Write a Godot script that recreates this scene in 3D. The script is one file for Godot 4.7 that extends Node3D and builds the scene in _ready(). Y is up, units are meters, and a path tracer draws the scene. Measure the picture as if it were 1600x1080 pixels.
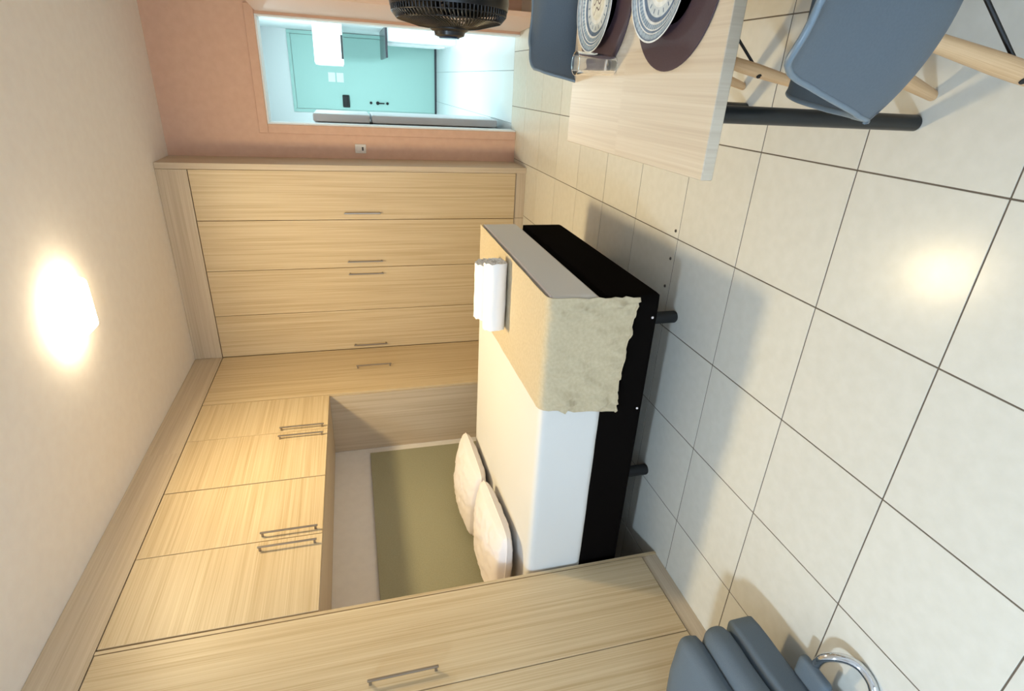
extends Node3D
# A small studio flat, photographed with the camera turned a quarter turn: world up points to the left of the picture.
# Units are metres, y is up, x runs along the wardrobe wall, z towards the camera.

const CEIL := 2.92
const BACK := -5.086      # face of the wall with the doorway
const WARD := -4.664      # door fronts of the wardrobes on that wall
const RUN := -2.159       # door fronts of the run on the bed wall
const SIDE := -2.72       # face of the bed wall
const NICHE_FAR := -3.84
const NICHE_NEAR := -1.76
const DOOR_TOP := 2.70
const OVER := 1.78        # underside of the overhead cupboards
const EAST := 1.35
const SOUTH := 2.3
const TILE := 0.45

var names := {}
var M := {}
var rng := RandomNumberGenerator.new()
var soft_noise: FastNoiseLite

func _ready():
	rng.seed = 7
	soft_noise = noise(77, 4.0, 2)
	# ---------------------------------------------------------------- camera
	var cam := Camera3D.new()
	cam.name = "camera"
	var up_right := Basis(Vector3.UP, 0.4562) * Basis(Vector3.RIGHT, -0.26) * Basis(Vector3.BACK, -0.0696)
	cam.transform = Transform3D(Basis(-up_right.y, up_right.x, up_right.z), Vector3(0.1553, 1.4879, 0.2147))
	cam.fov = 63.84
	cam.near = 0.05
	cam.far = 60.0
	add_child(cam)
	cam.current = true
	# ---------------------------------------------------------------- environment and exposure
	var env := Environment.new()
	env.background_mode = Environment.BG_COLOR
	env.background_color = Color(0.79, 0.895, 1.0)
	env.background_energy_multiplier = 2.7
	env.ambient_light_source = Environment.AMBIENT_SOURCE_DISABLED
	env.tonemap_mode = Environment.TONE_MAPPER_LINEAR
	env.tonemap_exposure = 1.6
	env.sdfgi_enabled = true
	env.ssao_enabled = true
	env.ssil_enabled = true
	var we := WorldEnvironment.new()
	we.name = "environment"
	we.environment = env
	add_child(we)
	make_materials()
	# ---------------------------------------------------------------- lamps
	ceiling_lamp(Vector3(-0.99, CEIL, -2.86), Color(1.0, 0.90, 0.69), 2.9, 9.0, "square white ceiling light glowing warm above the bed foot", M.glow_warm)
	ceiling_lamp(Vector3(-1.5, CEIL, 0.75), Color(0.80, 0.905, 1.0), 4.0, 9.0, "square white ceiling light glowing cool above the sofa", M.glow_cool)
	ceiling_lamp(Vector3(0.0, 2.7, -7.5), Color(0.88, 0.98, 1.0), 5.0, 9.0, "square white ceiling light glowing cool in the passage beyond the doorway", M.glow_cool)
	build_shell()
	build_floor()
	build_back_wardrobes()
	build_left_run()
	build_passage()
	build_bed()
	build_table()
	build_chairs()
	build_sofa()
	build_fan()
	build_small_things()

# ==================================================================== naming helpers
func numbered(called: String) -> String:
	if not names.has(called):
		names[called] = 0
		return called
	names[called] += 1
	return "%s_%03d" % [called, names[called]]

func tag(o: Node, label := "", category := "", group := "", kind := "") -> Node:
	if label != "": o.set_meta("label", label)
	if category != "": o.set_meta("category", category)
	if group != "": o.set_meta("group", group)
	if kind != "": o.set_meta("kind", kind)
	return o

func thing(called: String, label: String, category: String, at := Vector3.ZERO, turn := 0.0, group := "") -> Node3D:
	var o := Node3D.new()
	o.name = numbered(called)
	add_child(o)
	o.position = at
	o.rotation.y = turn
	tag(o, label, category, group)
	return o

func part(called: String, st, mat: Material, parent: Node, label := "") -> MeshInstance3D:
	var o := MeshInstance3D.new()
	o.name = called
	o.mesh = st if st is Mesh else st.commit()
	o.material_override = mat
	parent.add_child(o, true)
	if label != "": o.set_meta("label", label)
	return o

func solo(called: String, st, mat: Material, label: String, category: String, group := "") -> MeshInstance3D:
	var o := part(numbered(called), st, mat, self)
	tag(o, label, category, group)
	return o

func struct(called: String, st, mat: Material, label := "", category := "") -> MeshInstance3D:
	var o := part(called, st, mat, self)
	tag(o, label, category, "", "structure")
	return o

# ==================================================================== mesh helpers
func begin() -> SurfaceTool:
	var st := SurfaceTool.new()
	st.begin(Mesh.PRIMITIVE_TRIANGLES)
	return st

func tri(st: SurfaceTool, p: Array, n: Array, uv: Array):
	var order := [0, 1, 2]
	var mid: Vector3 = n[0] + n[1] + n[2]
	if (p[1] - p[0]).cross(p[2] - p[0]).dot(mid) > 0.0:
		order = [0, 2, 1]
	for k in order:
		st.set_normal(n[k])
		st.set_uv(uv[k])
		st.add_vertex(p[k])

func quad(st: SurfaceTool, p: Array, n: Array, uv: Array):
	tri(st, [p[0], p[1], p[2]], [n[0], n[1], n[2]], [uv[0], uv[1], uv[2]])
	tri(st, [p[0], p[2], p[3]], [n[0], n[2], n[3]], [uv[0], uv[2], uv[3]])

func face_uv(p: Vector3, axis: int, grain: int, off: Vector2) -> Vector2:
	var a := (axis + 1) % 3
	var b := (axis + 2) % 3
	if a == grain:
		var t := a
		a = b
		b = t
	return Vector2(p[a], p[b]) + off

# chamfered box; grain = the axis (0 x, 1 y, 2 z) that texture v follows
func box(st: SurfaceTool, c: Vector3, size: Vector3, bev := 0.002, grain := 1, off := Vector2.ZERO):
	var h := size * 0.5
	bev = minf(bev, minf(h.x, minf(h.y, h.z)) * 0.9)
	for ax in 3:
		var a := (ax + 1) % 3
		var b := (ax + 2) % 3
		for s in [-1.0, 1.0]:
			var n := Vector3.ZERO
			n[ax] = s
			var ps := []
			var uvs := []
			for q in [[-1, -1], [1, -1], [1, 1], [-1, 1]]:
				var v := Vector3.ZERO
				v[ax] = s * h[ax]
				v[a] = q[0] * (h[a] - bev)
				v[b] = q[1] * (h[b] - bev)
				ps.append(c + v)
				uvs.append(face_uv(c + v, ax, grain, off))
			quad(st, ps, [n, n, n, n], uvs)
	if bev <= 0.0:
		return
	for ax in 3:   # edges that run along ax
		var a := (ax + 1) % 3
		var b := (ax + 2) % 3
		for sa in [-1.0, 1.0]:
			for sb in [-1.0, 1.0]:
				var na := Vector3.ZERO
				na[a] = sa
				var nb := Vector3.ZERO
				nb[b] = sb
				var ps := []
				for e in [[-1.0, 0], [1.0, 0], [1.0, 1], [-1.0, 1]]:
					var v := Vector3.ZERO
					v[ax] = e[0] * (h[ax] - bev)
					v[a] = sa * (h[a] - (bev if e[1] == 1 else 0.0))
					v[b] = sb * (h[b] - (0.0 if e[1] == 1 else bev))
					ps.append(c + v)
				var uvs := []
				for p in ps: uvs.append(face_uv(p, a, grain, off))
				quad(st, ps, [na, na, nb, nb], uvs)
	for sx in [-1.0, 1.0]:
		for sy in [-1.0, 1.0]:
			for sz in [-1.0, 1.0]:
				var s := Vector3(sx, sy, sz)
				var i := h - Vector3.ONE * bev
				var p0 := c + Vector3(sx * h.x, sy * i.y, sz * i.z)
				var p1 := c + Vector3(sx * i.x, sy * h.y, sz * i.z)
				var p2 := c + Vector3(sx * i.x, sy * i.y, sz * h.z)
				tri(st, [p0, p1, p2], [Vector3(sx, 0, 0), Vector3(0, sy, 0), Vector3(0, 0, sz)], [face_uv(p0, 0, grain, off), face_uv(p1, 0, grain, off), face_uv(p2, 0, grain, off)])

# box between two corners
func slab(st: SurfaceTool, lo: Vector3, hi: Vector3, bev := 0.002, grain := 1, off := Vector2.ZERO):
	box(st, (lo + hi) * 0.5, hi - lo, bev, grain, off)

func one_box(lo: Vector3, hi: Vector3, bev := 0.002, grain := 1) -> SurfaceTool:
	var st := begin()
	slab(st, lo, hi, bev, grain, Vector2(rng.randf() * 3.0, rng.randf() * 0.3))
	return st

# smooth grid of points; rows wrap with closed_u
func grid(st: SurfaceTool, pts: Array, closed_u := false, flip := false, uv_scale := Vector2.ONE):
	var nu: int = pts[0].size()
	var nv: int = pts.size()
	var nrm := []
	for j in nv:
		var row := []
		for i in nu:
			var il := (i - 1 + nu) % nu if closed_u else maxi(i - 1, 0)
			var ir := (i + 1) % nu if closed_u else mini(i + 1, nu - 1)
			var du: Vector3 = pts[j][ir] - pts[j][il]
			var dv: Vector3 = pts[mini(j + 1, nv - 1)][i] - pts[maxi(j - 1, 0)][i]
			var n := du.cross(dv)
			if n.length() < 1e-12:
				n = Vector3.UP
			row.append(n.normalized() * (-1.0 if flip else 1.0))
		nrm.append(row)
	var last := nu if closed_u else nu - 1
	for j in nv - 1:
		for i in last:
			var k := (i + 1) % nu
			var u0 := float(i) / last
			var u1 := float(i + 1) / last
			var v0 := float(j) / (nv - 1)
			var v1 := float(j + 1) / (nv - 1)
			quad(st, [pts[j][i], pts[j][k], pts[j + 1][k], pts[j + 1][i]], [nrm[j][i], nrm[j][k], nrm[j + 1][k], nrm[j + 1][i]],
				[Vector2(u0, v0) * uv_scale, Vector2(u1, v0) * uv_scale, Vector2(u1, v1) * uv_scale, Vector2(u0, v1) * uv_scale])

func disc(st: SurfaceTool, ring: Array, n: Vector3):
	var c := Vector3.ZERO
	for p in ring: c += p
	c /= ring.size()
	for i in ring.size():
		var a: Vector3 = ring[i]
		var b: Vector3 = ring[(i + 1) % ring.size()]
		tri(st, [c, a, b], [n, n, n], [Vector2.ZERO, Vector2(a.x, a.z), Vector2(b.x, b.z)])

# profile of (radius, height) turned about the axis y, then placed with t
func lathe(st: SurfaceTool, prof: Array, seg := 32, t := Transform3D.IDENTITY, caps := true):
	var rows := []
	for p in prof:
		var row := []
		for i in seg:
			var a := TAU * i / seg
			row.append(t * Vector3(p.x * cos(a), p.y, p.x * sin(a)))
		rows.append(row)
	# sharp profile corners: split rows where the profile turns hard
	var run := [rows[0]]
	var inside_flip := true
	for k in range(1, prof.size()):
		run.append(rows[k])
		var hard := k == prof.size() - 1
		if not hard:
			var d0: Vector2 = (prof[k] - prof[k - 1]).normalized()
			var d1: Vector2 = (prof[k + 1] - prof[k]).normalized()
			hard = d0.dot(d1) < 0.8
		if hard:
			grid(st, run, true, false)
			run = [rows[k]]
	if caps:
		var up := (t.basis.y).normalized()
		if prof[0].x > 1e-5: disc(st, rows[0], -up)
		if prof[-1].x > 1e-5: disc(st, rows[-1], up)

# round bar along a path
func tube(st: SurfaceTool, path: Array, radii, seg := 10, caps := true, closed := false):
	var n := path.size()
	var rows := []
	var prev := Vector3.ZERO
	for k in n:
		var a: Vector3 = path[(k - 1 + n) % n] if closed else path[maxi(k - 1, 0)]
		var b: Vector3 = path[(k + 1) % n] if closed else path[mini(k + 1, n - 1)]
		var d := (b - a).normalized()
		var side: Vector3
		if prev == Vector3.ZERO:
			side = d.cross(Vector3.UP if absf(d.y) < 0.9 else Vector3.RIGHT).normalized()
		else:
			side = (prev - d * prev.dot(d)).normalized()
		prev = side
		var other := d.cross(side)
		var r: float = radii[k] if radii is Array else radii
		var row := []
		for i in seg:
			var g := TAU * i / seg
			row.append(path[k] + side * cos(g) * r + other * sin(g) * r)
		rows.append(row)
	if closed: rows.append(rows[0])
	grid(st, rows, true, true)
	if caps and not closed:
		disc(st, rows[0], (path[0] - path[1]).normalized())
		disc(st, rows[-1], (path[-1] - path[-2]).normalized())

# box with round edges and a fine grid, bent by a callable(point) -> point
func soft_box(st: SurfaceTool, c: Vector3, size: Vector3, r: float, n := 24, bend := ""):
	var h := size * 0.5
	for ax in 3:
		var a := (ax + 1) % 3
		var b := (ax + 2) % 3
		for s in [-1.0, 1.0]:
			var rows := []
			for j in n + 1:
				var row := []
				for i in n + 1:
					var v := Vector3.ZERO
					v[ax] = s * h[ax]
					v[a] = spread(float(i) / n, h[a], r)
					v[b] = spread(float(j) / n, h[b], r)
					var core := Vector3(clampf(v.x, -h.x + r, h.x - r), clampf(v.y, -h.y + r, h.y - r), clampf(v.z, -h.z + r, h.z - r))
					var d := v - core
					if d.length() > 1e-9:
						v = core + d.normalized() * r
					v += c
					if bend != "": v = bent(bend, v)
					row.append(v)
				rows.append(row)
			# smooth normals across face borders come from generate_normals below
			for j in n:
				for i in n:
					var p := [rows[j][i], rows[j][i + 1], rows[j + 1][i + 1], rows[j + 1][i]]
					var out := Vector3.ZERO
					out[ax] = s
					var q := [0, 1, 2, 0, 2, 3]
					if (p[1] - p[0]).cross(p[2] - p[0]).dot(out) > 0.0:
						q = [0, 2, 1, 0, 3, 2]
					for k in q:
						st.set_smooth_group(0)
						st.set_uv(face_uv(p[k], ax, 1, Vector2.ZERO))
						st.add_vertex(p[k])
	st.generate_normals()

# small departures of soft things from the plain rounded box
func bent(kind: String, p: Vector3) -> Vector3:
	if kind == "mattress":
		var lift := 0.078 * bump(p.x, 0.975, 1.013)
		if p.y < 0.60:
			p.y = lerpf(0.432 + lift, 0.60, (p.y - 0.432) / 0.168)
		p.z += 0.004 * soft_noise.get_noise_2d(p.x * 1.5, p.y * 0.9)
		return p
	p += Vector3(soft_noise.get_noise_3d(p.x, p.y, p.z), soft_noise.get_noise_3d(p.y, p.z + 5.0, p.x), 0) * 0.006
	if kind == "crown" and p.y > 0.34:
		p.y += 0.02 * (1.0 - pow(p.x / 0.23, 2.0))
	return p

func spread(t: float, h: float, r: float) -> float:
	# denser samples near the round edges
	var x := t * 2.0 - 1.0
	return h * (signf(x) * (1.0 - pow(1.0 - absf(x), 1.6)) * 0.5 + x * 0.5)

func bump(x: float, a: float, b: float) -> float:
	return smoothstep(a, b, x)

# ==================================================================== materials
func noise(seed_: int, freq: float, octaves := 3) -> FastNoiseLite:
	var n := FastNoiseLite.new()
	n.seed = seed_
	n.noise_type = FastNoiseLite.TYPE_SIMPLEX_SMOOTH
	n.frequency = freq
	n.fractal_octaves = octaves
	return n

func plain(c: Color, rough := 0.6, metal := 0.0) -> StandardMaterial3D:
	var m := StandardMaterial3D.new()
	m.albedo_color = c
	m.roughness = rough
	m.metallic = metal
	return m

func tex_mat(img: Image, size: Vector2, rough := 0.6) -> StandardMaterial3D:
	var m := StandardMaterial3D.new()
	img.generate_mipmaps()
	m.albedo_texture = ImageTexture.create_from_image(img)
	m.uv1_scale = Vector3(1.0 / size.x, 1.0 / size.y, 1.0)
	m.roughness = rough
	return m

# straight-grained laminate; u runs across the grain (0.9 m), v along it (3.2 m)
func laminate(dark: Color, mid: Color, light: Color, seed_: int) -> Image:
	var w := 768
	var hh := 192
	var img := Image.create(w, hh, false, Image.FORMAT_RGB8)
	var fine := noise(seed_, 1.0, 2)
	var broad := noise(seed_ + 1, 1.0, 2)
	for y in hh:
		var v := float(y) / hh * 3.2
		for x in w:
			var a := TAU * x / w
			var cx := cos(a)
			var cy := sin(a)
			var f := fine.get_noise_3d(cx * 17.0, cy * 17.0, v * 1.1)
			var f2 := fine.get_noise_3d(cx * 42.0 + 9.0, cy * 42.0, v * 1.8)
			var b := broad.get_noise_3d(cx * 4.5, cy * 4.5, v * 0.5)
			var t := clampf(0.5 + 0.42 * f + 0.22 * f2 + 0.42 * b, 0.0, 1.0)
			var c := dark.lerp(mid, t * 2.0) if t < 0.5 else mid.lerp(light, t * 2.0 - 1.0)
			img.set_pixel(x, y, c)
	return img

# seamless irregular tone between two colours; freq = patches across the image
func mottled(c0: Color, c1: Color, freq: float, seed_: int, size := 192) -> Image:
	var img := Image.create(size, size, false, Image.FORMAT_RGB8)
	var soft := noise(seed_, freq / size, 4).get_seamless_image(size, size)
	for y in size:
		for x in size:
			img.set_pixel(x, y, c0.lerp(c1, soft.get_pixel(x, y).r))
	return img

func rgb(r: int, g: int, b: int) -> Color:
	return Color(r / 255.0, g / 255.0, b / 255.0)

func make_materials():
	M.oak = tex_mat(laminate(rgb(186, 161, 122), rgb(204, 182, 146), rgb(216, 197, 163), 11), Vector2(0.9, 3.2), 0.45)
	M.oak_pale = tex_mat(laminate(rgb(186, 167, 141), rgb(199, 181, 156), rgb(209, 193, 170), 23), Vector2(0.9, 3.2), 0.5)
	M.oak_table = tex_mat(laminate(rgb(196, 178, 155), rgb(206, 190, 167), rgb(213, 199, 178), 31), Vector2(0.9, 3.2), 0.42)
	M.wall_pink = tex_mat(mottled(rgb(216, 176, 152), rgb(223, 185, 161), 9.0, 3), Vector2(0.8, 0.8), 0.85)
	M.wall_white = tex_mat(mottled(rgb(226, 222, 219), rgb(232, 228, 225), 9.0, 4), Vector2(0.8, 0.8), 0.85)
	M.ceiling = tex_mat(mottled(rgb(239, 232, 226), rgb(243, 237, 231), 9.0, 5), Vector2(0.8, 0.8), 0.9)
	M.door_pink = plain(rgb(222, 190, 168), 0.6)
	M.grout = plain(rgb(100, 89, 77), 0.9)
	M.grout_pale = plain(rgb(112, 118, 120), 0.9)
	M.tiles = []
	for k in 3:
		var t := tex_mat(mottled(rgb(210 - k * 2, 206 - k * 2, 194 - k * 2), rgb(216 - k * 2, 212 - k * 2, 201 - k * 2), 7.0, 40 + k, 128), Vector2(0.45, 0.45), 0.2)
		t.metallic_specular = 0.28
		M.tiles.append(t)
	M.tile_white = plain(rgb(214, 220, 221), 0.25)
	M.skirt = plain(rgb(205, 188, 160), 0.5)
	M.steel = plain(rgb(158, 150, 140), 0.34, 0.9)
	M.chrome = plain(rgb(215, 218, 222), 0.08, 1.0)
	M.black_steel = plain(rgb(38, 40, 40), 0.35, 0.2)
	M.wire = plain(rgb(24, 24, 24), 0.4, 0.3)
	M.olive = tex_mat(mottled(rgb(150, 148, 122), rgb(160, 157, 131), 22.0, 8), Vector2(0.3, 0.3), 0.8)
	M.bed_black = tex_mat(mottled(rgb(13, 11, 10), rgb(22, 19, 17), 40.0, 9), Vector2(0.2, 0.2), 0.9)
	M.bed_black.metallic_specular = 0.05
	M.sheet = plain(rgb(220, 218, 213), 0.9)
	M.mattress = plain(rgb(222, 212, 210), 0.85)
	M.piping = plain(rgb(238, 226, 222), 0.7)
	M.pillow = plain(rgb(238, 230, 226), 0.9)
	M.runner = tex_mat(mottled(rgb(190, 173, 140), rgb(204, 188, 156), 12.0, 12), Vector2(0.3, 0.3), 0.8)
	M.runner.rim_enabled = true
	M.runner.rim = 0.3
	M.towel = tex_mat(mottled(rgb(240, 241, 243), rgb(252, 252, 252), 40.0, 13), Vector2(0.08, 0.08), 1.0)
	M.shell = tex_mat(mottled(rgb(82, 93, 102), rgb(88, 99, 108), 30.0, 14), Vector2(0.2, 0.2), 0.5)
	M.shell_rim = plain(rgb(108, 122, 132), 0.35)
	M.beech = tex_mat(laminate(rgb(190, 150, 106), rgb(208, 170, 126), rgb(220, 186, 144), 41), Vector2(0.3, 1.2), 0.5)
	M.rubber = plain(rgb(30, 28, 26), 0.8)
	M.placemat = tex_mat(mottled(rgb(60, 43, 52), rgb(72, 53, 62), 30.0, 15), Vector2(0.15, 0.15), 0.55)
	M.sofa = tex_mat(mottled(rgb(82, 94, 104), rgb(98, 110, 120), 40.0, 16), Vector2(0.12, 0.12), 0.75)
	M.fan_black = plain(rgb(20, 22, 25), 0.3)
	M.fan_badge = plain(rgb(40, 62, 88), 0.2, 0.3)
	M.plate_white = plate_mat(3)
	M.plate_blue = plate_mat(9)
	M.door_green = plain(rgb(172, 212, 204), 0.5)
	M.paint_white = plain(rgb(238, 242, 242), 0.6)
	M.fridge = plain(rgb(214, 218, 224), 0.35)
	M.dark_stone = plain(rgb(52, 54, 60), 0.25)
	M.black = plain(rgb(16, 17, 18), 0.6)
	M.switch_white = plain(rgb(232, 224, 212), 0.4)
	M.slot = plain(rgb(70, 62, 55), 0.6)
	M.glass = plain(Color(0.97, 0.98, 0.98, 0.03), 0.02)
	M.glass.refraction_enabled = true
	M.glass.refraction_scale = 0.05
	M.window_glass = plain(Color(0.95, 0.98, 1.0, 0.06), 0.02)
	M.window_glass.transparency = BaseMaterial3D.TRANSPARENCY_ALPHA
	M.lamp_frame = plain(rgb(240, 240, 238), 0.5)
	M.glow_warm = plain(rgb(250, 246, 236), 0.6)
	M.glow_warm.emission_enabled = true
	M.glow_warm.emission = Color(1.0, 0.92, 0.77)
	M.glow_warm.emission_energy_multiplier = 18.0
	M.glow_cool = plain(rgb(246, 248, 250), 0.6)
	M.glow_cool.emission_enabled = true
	M.glow_cool.emission = Color(0.88, 0.95, 1.0)
	M.glow_cool.emission_energy_multiplier = 6.0

# printed plate: blue rings on white china, drawn by radius; v = radius 0..1 of the plate, u = angle
func plate_mat(seed_: int) -> StandardMaterial3D:
	var s := 512
	var img := Image.create(s, s, false, Image.FORMAT_RGB8)
	var white := rgb(233, 236, 234)
	var cream := rgb(228, 226, 212)
	var blue := rgb(104, 122, 146)
	var pale := rgb(168, 186, 200)
	var n := noise(seed_, 0.02, 2)
	for y in s:
		for x in s:
			var p := Vector2(x - s / 2.0, y - s / 2.0) / (s / 2.0)
			var r := p.length()
			var a := p.angle()
			var c := white
			if r < 0.42:
				c = cream if r < 0.34 else white
				# brush-drawn motif in the middle
				var q := p + Vector2(0.05 * sin(p.y * 22.0), 0)
				if absf(q.x - 0.03) < 0.018 and absf(p.y) < 0.24: c = rgb(122, 108, 104)
				if absf(q.x + 0.11 - p.y * 0.35) < 0.016 and p.y > -0.2 and p.y < 0.16: c = rgb(122, 108, 104)
				if absf(p.distance_to(Vector2(0.13, 0.08)) - 0.07) < 0.014: c = rgb(150, 146, 146)
			elif r < 0.58:
				c = pale.lerp(white, 0.6)
				if fmod(a * 18.0 / TAU + 20.0, 1.0) < 0.16 and absf(r - 0.50) < 0.04: c = blue
			elif r < 0.66: c = blue
			elif r < 0.70: c = white
			elif r < 0.78: c = pale if fmod(a * 60.0 / TAU + 90.0, 1.0) < 0.5 else blue.lerp(pale, 0.5)
			elif r < 0.80: c = white
			elif r < 0.84: c = blue.lerp(pale, 0.3)
			elif r < 0.86: c = white
			elif r < 0.95:
				var t := fmod(a * 46.0 / TAU + 90.0, 1.0)
				c = pale if absf(t - 0.5) < 0.5 * absf(sin((r - 0.86) / 0.09 * PI)) else blue.lerp(white, 0.35)
			elif r < 0.97: c = blue
			var w := n.get_noise_2d(x, y) * 0.06
			img.set_pixel(x, y, Color(c.r + w, c.g + w, c.b + w))
	var m := tex_mat(img, Vector2.ONE, 0.15)
	return m

# ==================================================================== lamps
func ceiling_lamp(at: Vector3, col: Color, energy: float, _range: float, label: String, glow: Material):
	var t := thing("ceiling_lamp", label, "ceiling light", at)
	var st := begin()
	box(st, Vector3(0, -0.006, 0), Vector3(0.25, 0.012, 0.25), 0.003)
	part("base", st, M.lamp_frame, t)
	st = begin()
	soft_box(st, Vector3(0, -0.045, 0), Vector3(0.28, 0.066, 0.28), 0.03, 10)
	part("diffuser", st, glow, t)
	var l := AreaLight3D.new()
	l.name = "lamp_light"
	l.light_color = col
	l.light_energy = energy
	l.area_size = Vector2(0.25, 0.25)
	l.area_normalize_energy = true
	l.shadow_enabled = true
	l.area_range = _range
	l.area_attenuation = 2.0
	l.position = Vector3(0, -0.084, 0)
	l.rotation.x = -PI / 2
	t.add_child(l)

# ==================================================================== room shell
func build_shell():
	var st := begin()
	slab(st, Vector3(SIDE - 0.2, CEIL, BACK - 0.18), Vector3(EAST + 0.2, CEIL + 0.15, SOUTH + 0.2), 0.0)
	struct("ceiling", st, M.ceiling, "plain pale ceiling over the studio room", "ceiling")
	# back wall with the doorway: x -0.245..0.545, up to 2.13
	st = begin()
	slab(st, Vector3(SIDE - 0.2, 0, BACK - 0.16), Vector3(-0.245, CEIL, BACK), 0.0)
	slab(st, Vector3(0.545, 0, BACK - 0.16), Vector3(EAST + 0.2, CEIL, BACK), 0.0)
	slab(st, Vector3(-0.245, 2.135, BACK - 0.16), Vector3(0.545, CEIL, BACK), 0.0)
	struct("wall_back", st, M.wall_pink, "salmon pink wall with the open doorway", "wall")
	st = begin()
	slab(st, Vector3(SIDE - 0.2, 0, BACK), Vector3(SIDE, CEIL, SOUTH), 0.0)
	struct("wall_left", st, M.wall_white, "white wall at the head of the bed", "wall")
	st = begin()
	slab(st, Vector3(EAST, 0, BACK), Vector3(EAST + 0.2, CEIL, SOUTH), 0.0)
	struct("wall_right", st, M.wall_white, "white wall beyond the dining table", "wall")
	st = begin()
	slab(st, Vector3(SIDE - 0.2, 0, SOUTH), Vector3(-1.9, CEIL, SOUTH + 0.2), 0.0)
	slab(st, Vector3(0.9, 0, SOUTH), Vector3(EAST + 0.2, CEIL, SOUTH + 0.2), 0.0)
	slab(st, Vector3(-1.9, 2.35, SOUTH), Vector3(0.9, CEIL, SOUTH + 0.2), 0.0)
	struct("wall_front", st, M.wall_white, "white wall with the glazed balcony opening facing the doorway", "wall")
	var win := Node3D.new()
	win.name = "window_1"
	add_child(win)
	tag(win, "wide glazed balcony opening facing the bed niche and doorway", "window", "", "structure")
	for k in 5:
		var x := lerpf(-1.87, 0.87, k / 4.0)
		part("mullion", one_box(Vector3(x - 0.03, 0, SOUTH + 0.08), Vector3(x + 0.03, 2.35, SOUTH + 0.12), 0.004), M.paint_white, win)
		if k < 4:
			part("pane", one_box(Vector3(x + 0.03, 0.06, SOUTH + 0.097), Vector3(lerpf(-1.87, 0.87, (k + 1) / 4.0) - 0.03, 2.29, SOUTH + 0.103), 0.0), M.window_glass, win)
	for y in [0.03, 2.32]:
		part("rail", one_box(Vector3(-1.9, y - 0.03, SOUTH + 0.08), Vector3(0.9, y + 0.03, SOUTH + 0.12), 0.004), M.paint_white, win)
	# architrave round the doorway
	var tr := Node3D.new()
	tr.name = "trim_1"
	add_child(tr)
	tag(tr, "pale pink casing round the open doorway", "door casing", "", "structure")
	st = begin()
	slab(st, Vector3(-0.315, 0, BACK), Vector3(-0.245, 2.135, BACK + 0.014), 0.003)
	part("casing", st, M.wall_pink, tr)
	st = begin()
	slab(st, Vector3(-0.315, 2.135, BACK), Vector3(0.615, 2.205, BACK + 0.014), 0.003)
	part("casing", st, M.wall_pink, tr)
	st = begin()
	slab(st, Vector3(-0.247, 0, BACK - 0.165), Vector3(-0.233, 2.135, BACK + 0.004), 0.002)
	part("jamb", st, M.paint_white, tr)
	st = begin()
	slab(st, Vector3(0.533, 0, BACK - 0.165), Vector3(0.547, 2.135, BACK + 0.004), 0.002)
	part("jamb", st, M.paint_white, tr)
	st = begin()
	slab(st, Vector3(-0.233, 2.121, BACK - 0.165), Vector3(0.533, 2.137, BACK + 0.004), 0.002)
	part("head_jamb", st, M.paint_white, tr)
	# its leaf, opened into the room
	var d := thing("door_1", "pale pink door leaf standing open into the room", "door", Vector3(0.565, 0, BACK + 0.02), deg_to_rad(3.0))
	d.set_meta("kind", "structure")
	st = begin()
	slab(st, Vector3(0.0, 0.01, 0.0), Vector3(0.036, 2.125, 0.76), 0.003)
	part("leaf", st, M.door_pink, d)
	st = begin()
	lathe(st, [Vector2(0.026, 0), Vector2(0.026, 0.008), Vector2(0.01, 0.01), Vector2(0.01, 0.05)], 20, Transform3D(Basis(Vector3.BACK, PI / 2), Vector3(0.0, 1.03, 0.70)))
	box(st, Vector3(-0.05, 1.03, 0.65), Vector3(0.014, 0.018, 0.12), 0.005)
	part("door_handle", st, M.steel, d)

# ==================================================================== floor
func build_floor():
	var fl := begin()
	slab(fl, Vector3(SIDE - 0.2, -0.15, BACK - 0.16), Vector3(EAST + 0.2, -0.0016, SOUTH + 0.2), 0.0)
	var f := struct("floor", fl, M.grout, "cream ceramic tiled floor with thin dark grout lines", "floor")
	var cache := {}
	var gap := 0.0042
	for i in range(-9, 11):
		for j in range(-4, 8):
			# corner lattice: grout crossing (i, j) stands at x = -0.0293 - 0.45 j, z = -1.6572 + 0.45 i
			var x0 := maxf(-0.0293 - TILE * j + gap * 0.5, SIDE)
			var x1 := minf(-0.0293 - TILE * (j - 1) - gap * 0.5, EAST)
			var z0 := maxf(-1.6572 + TILE * i + gap * 0.5, BACK - 0.155)
			var z1 := minf(-1.6572 + TILE * (i + 1) - gap * 0.5, SOUTH)
			if x1 - x0 < 0.02 or z1 - z0 < 0.02: continue
			var key := "%.3f %.3f" % [x1 - x0, z1 - z0]
			if not cache.has(key):
				var st := begin()
				box(st, Vector3(0, -0.004, 0), Vector3(x1 - x0, 0.008, z1 - z0), 0.0012)
				cache[key] = st.commit()
			var o := part("tile", cache[key], M.tiles[rng.randi() % 3], f)
			o.position = Vector3((x0 + x1) * 0.5, rng.randf_range(-0.0002, 0.0002), (z0 + z1) * 0.5)

# ==================================================================== wardrobes
func bar_handle(parent: Node3D, at: Vector3, out: Vector3):
	# upright flat bar, 0.30 long, on two posts; out = away from the door
	var st := begin()
	var side := out.cross(Vector3.UP).abs()
	var o := out.abs()
	box(st, at + out * 0.026, side * 0.012 + o * 0.008 + Vector3(0, 0.30, 0), 0.002)
	for y in [-0.138, 0.138]:
		box(st, at + out * 0.012 + Vector3(0, y, 0), side * 0.010 + o * 0.024 + Vector3(0, 0.012, 0), 0.001)
	part("handle", st, M.steel, parent)

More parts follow.
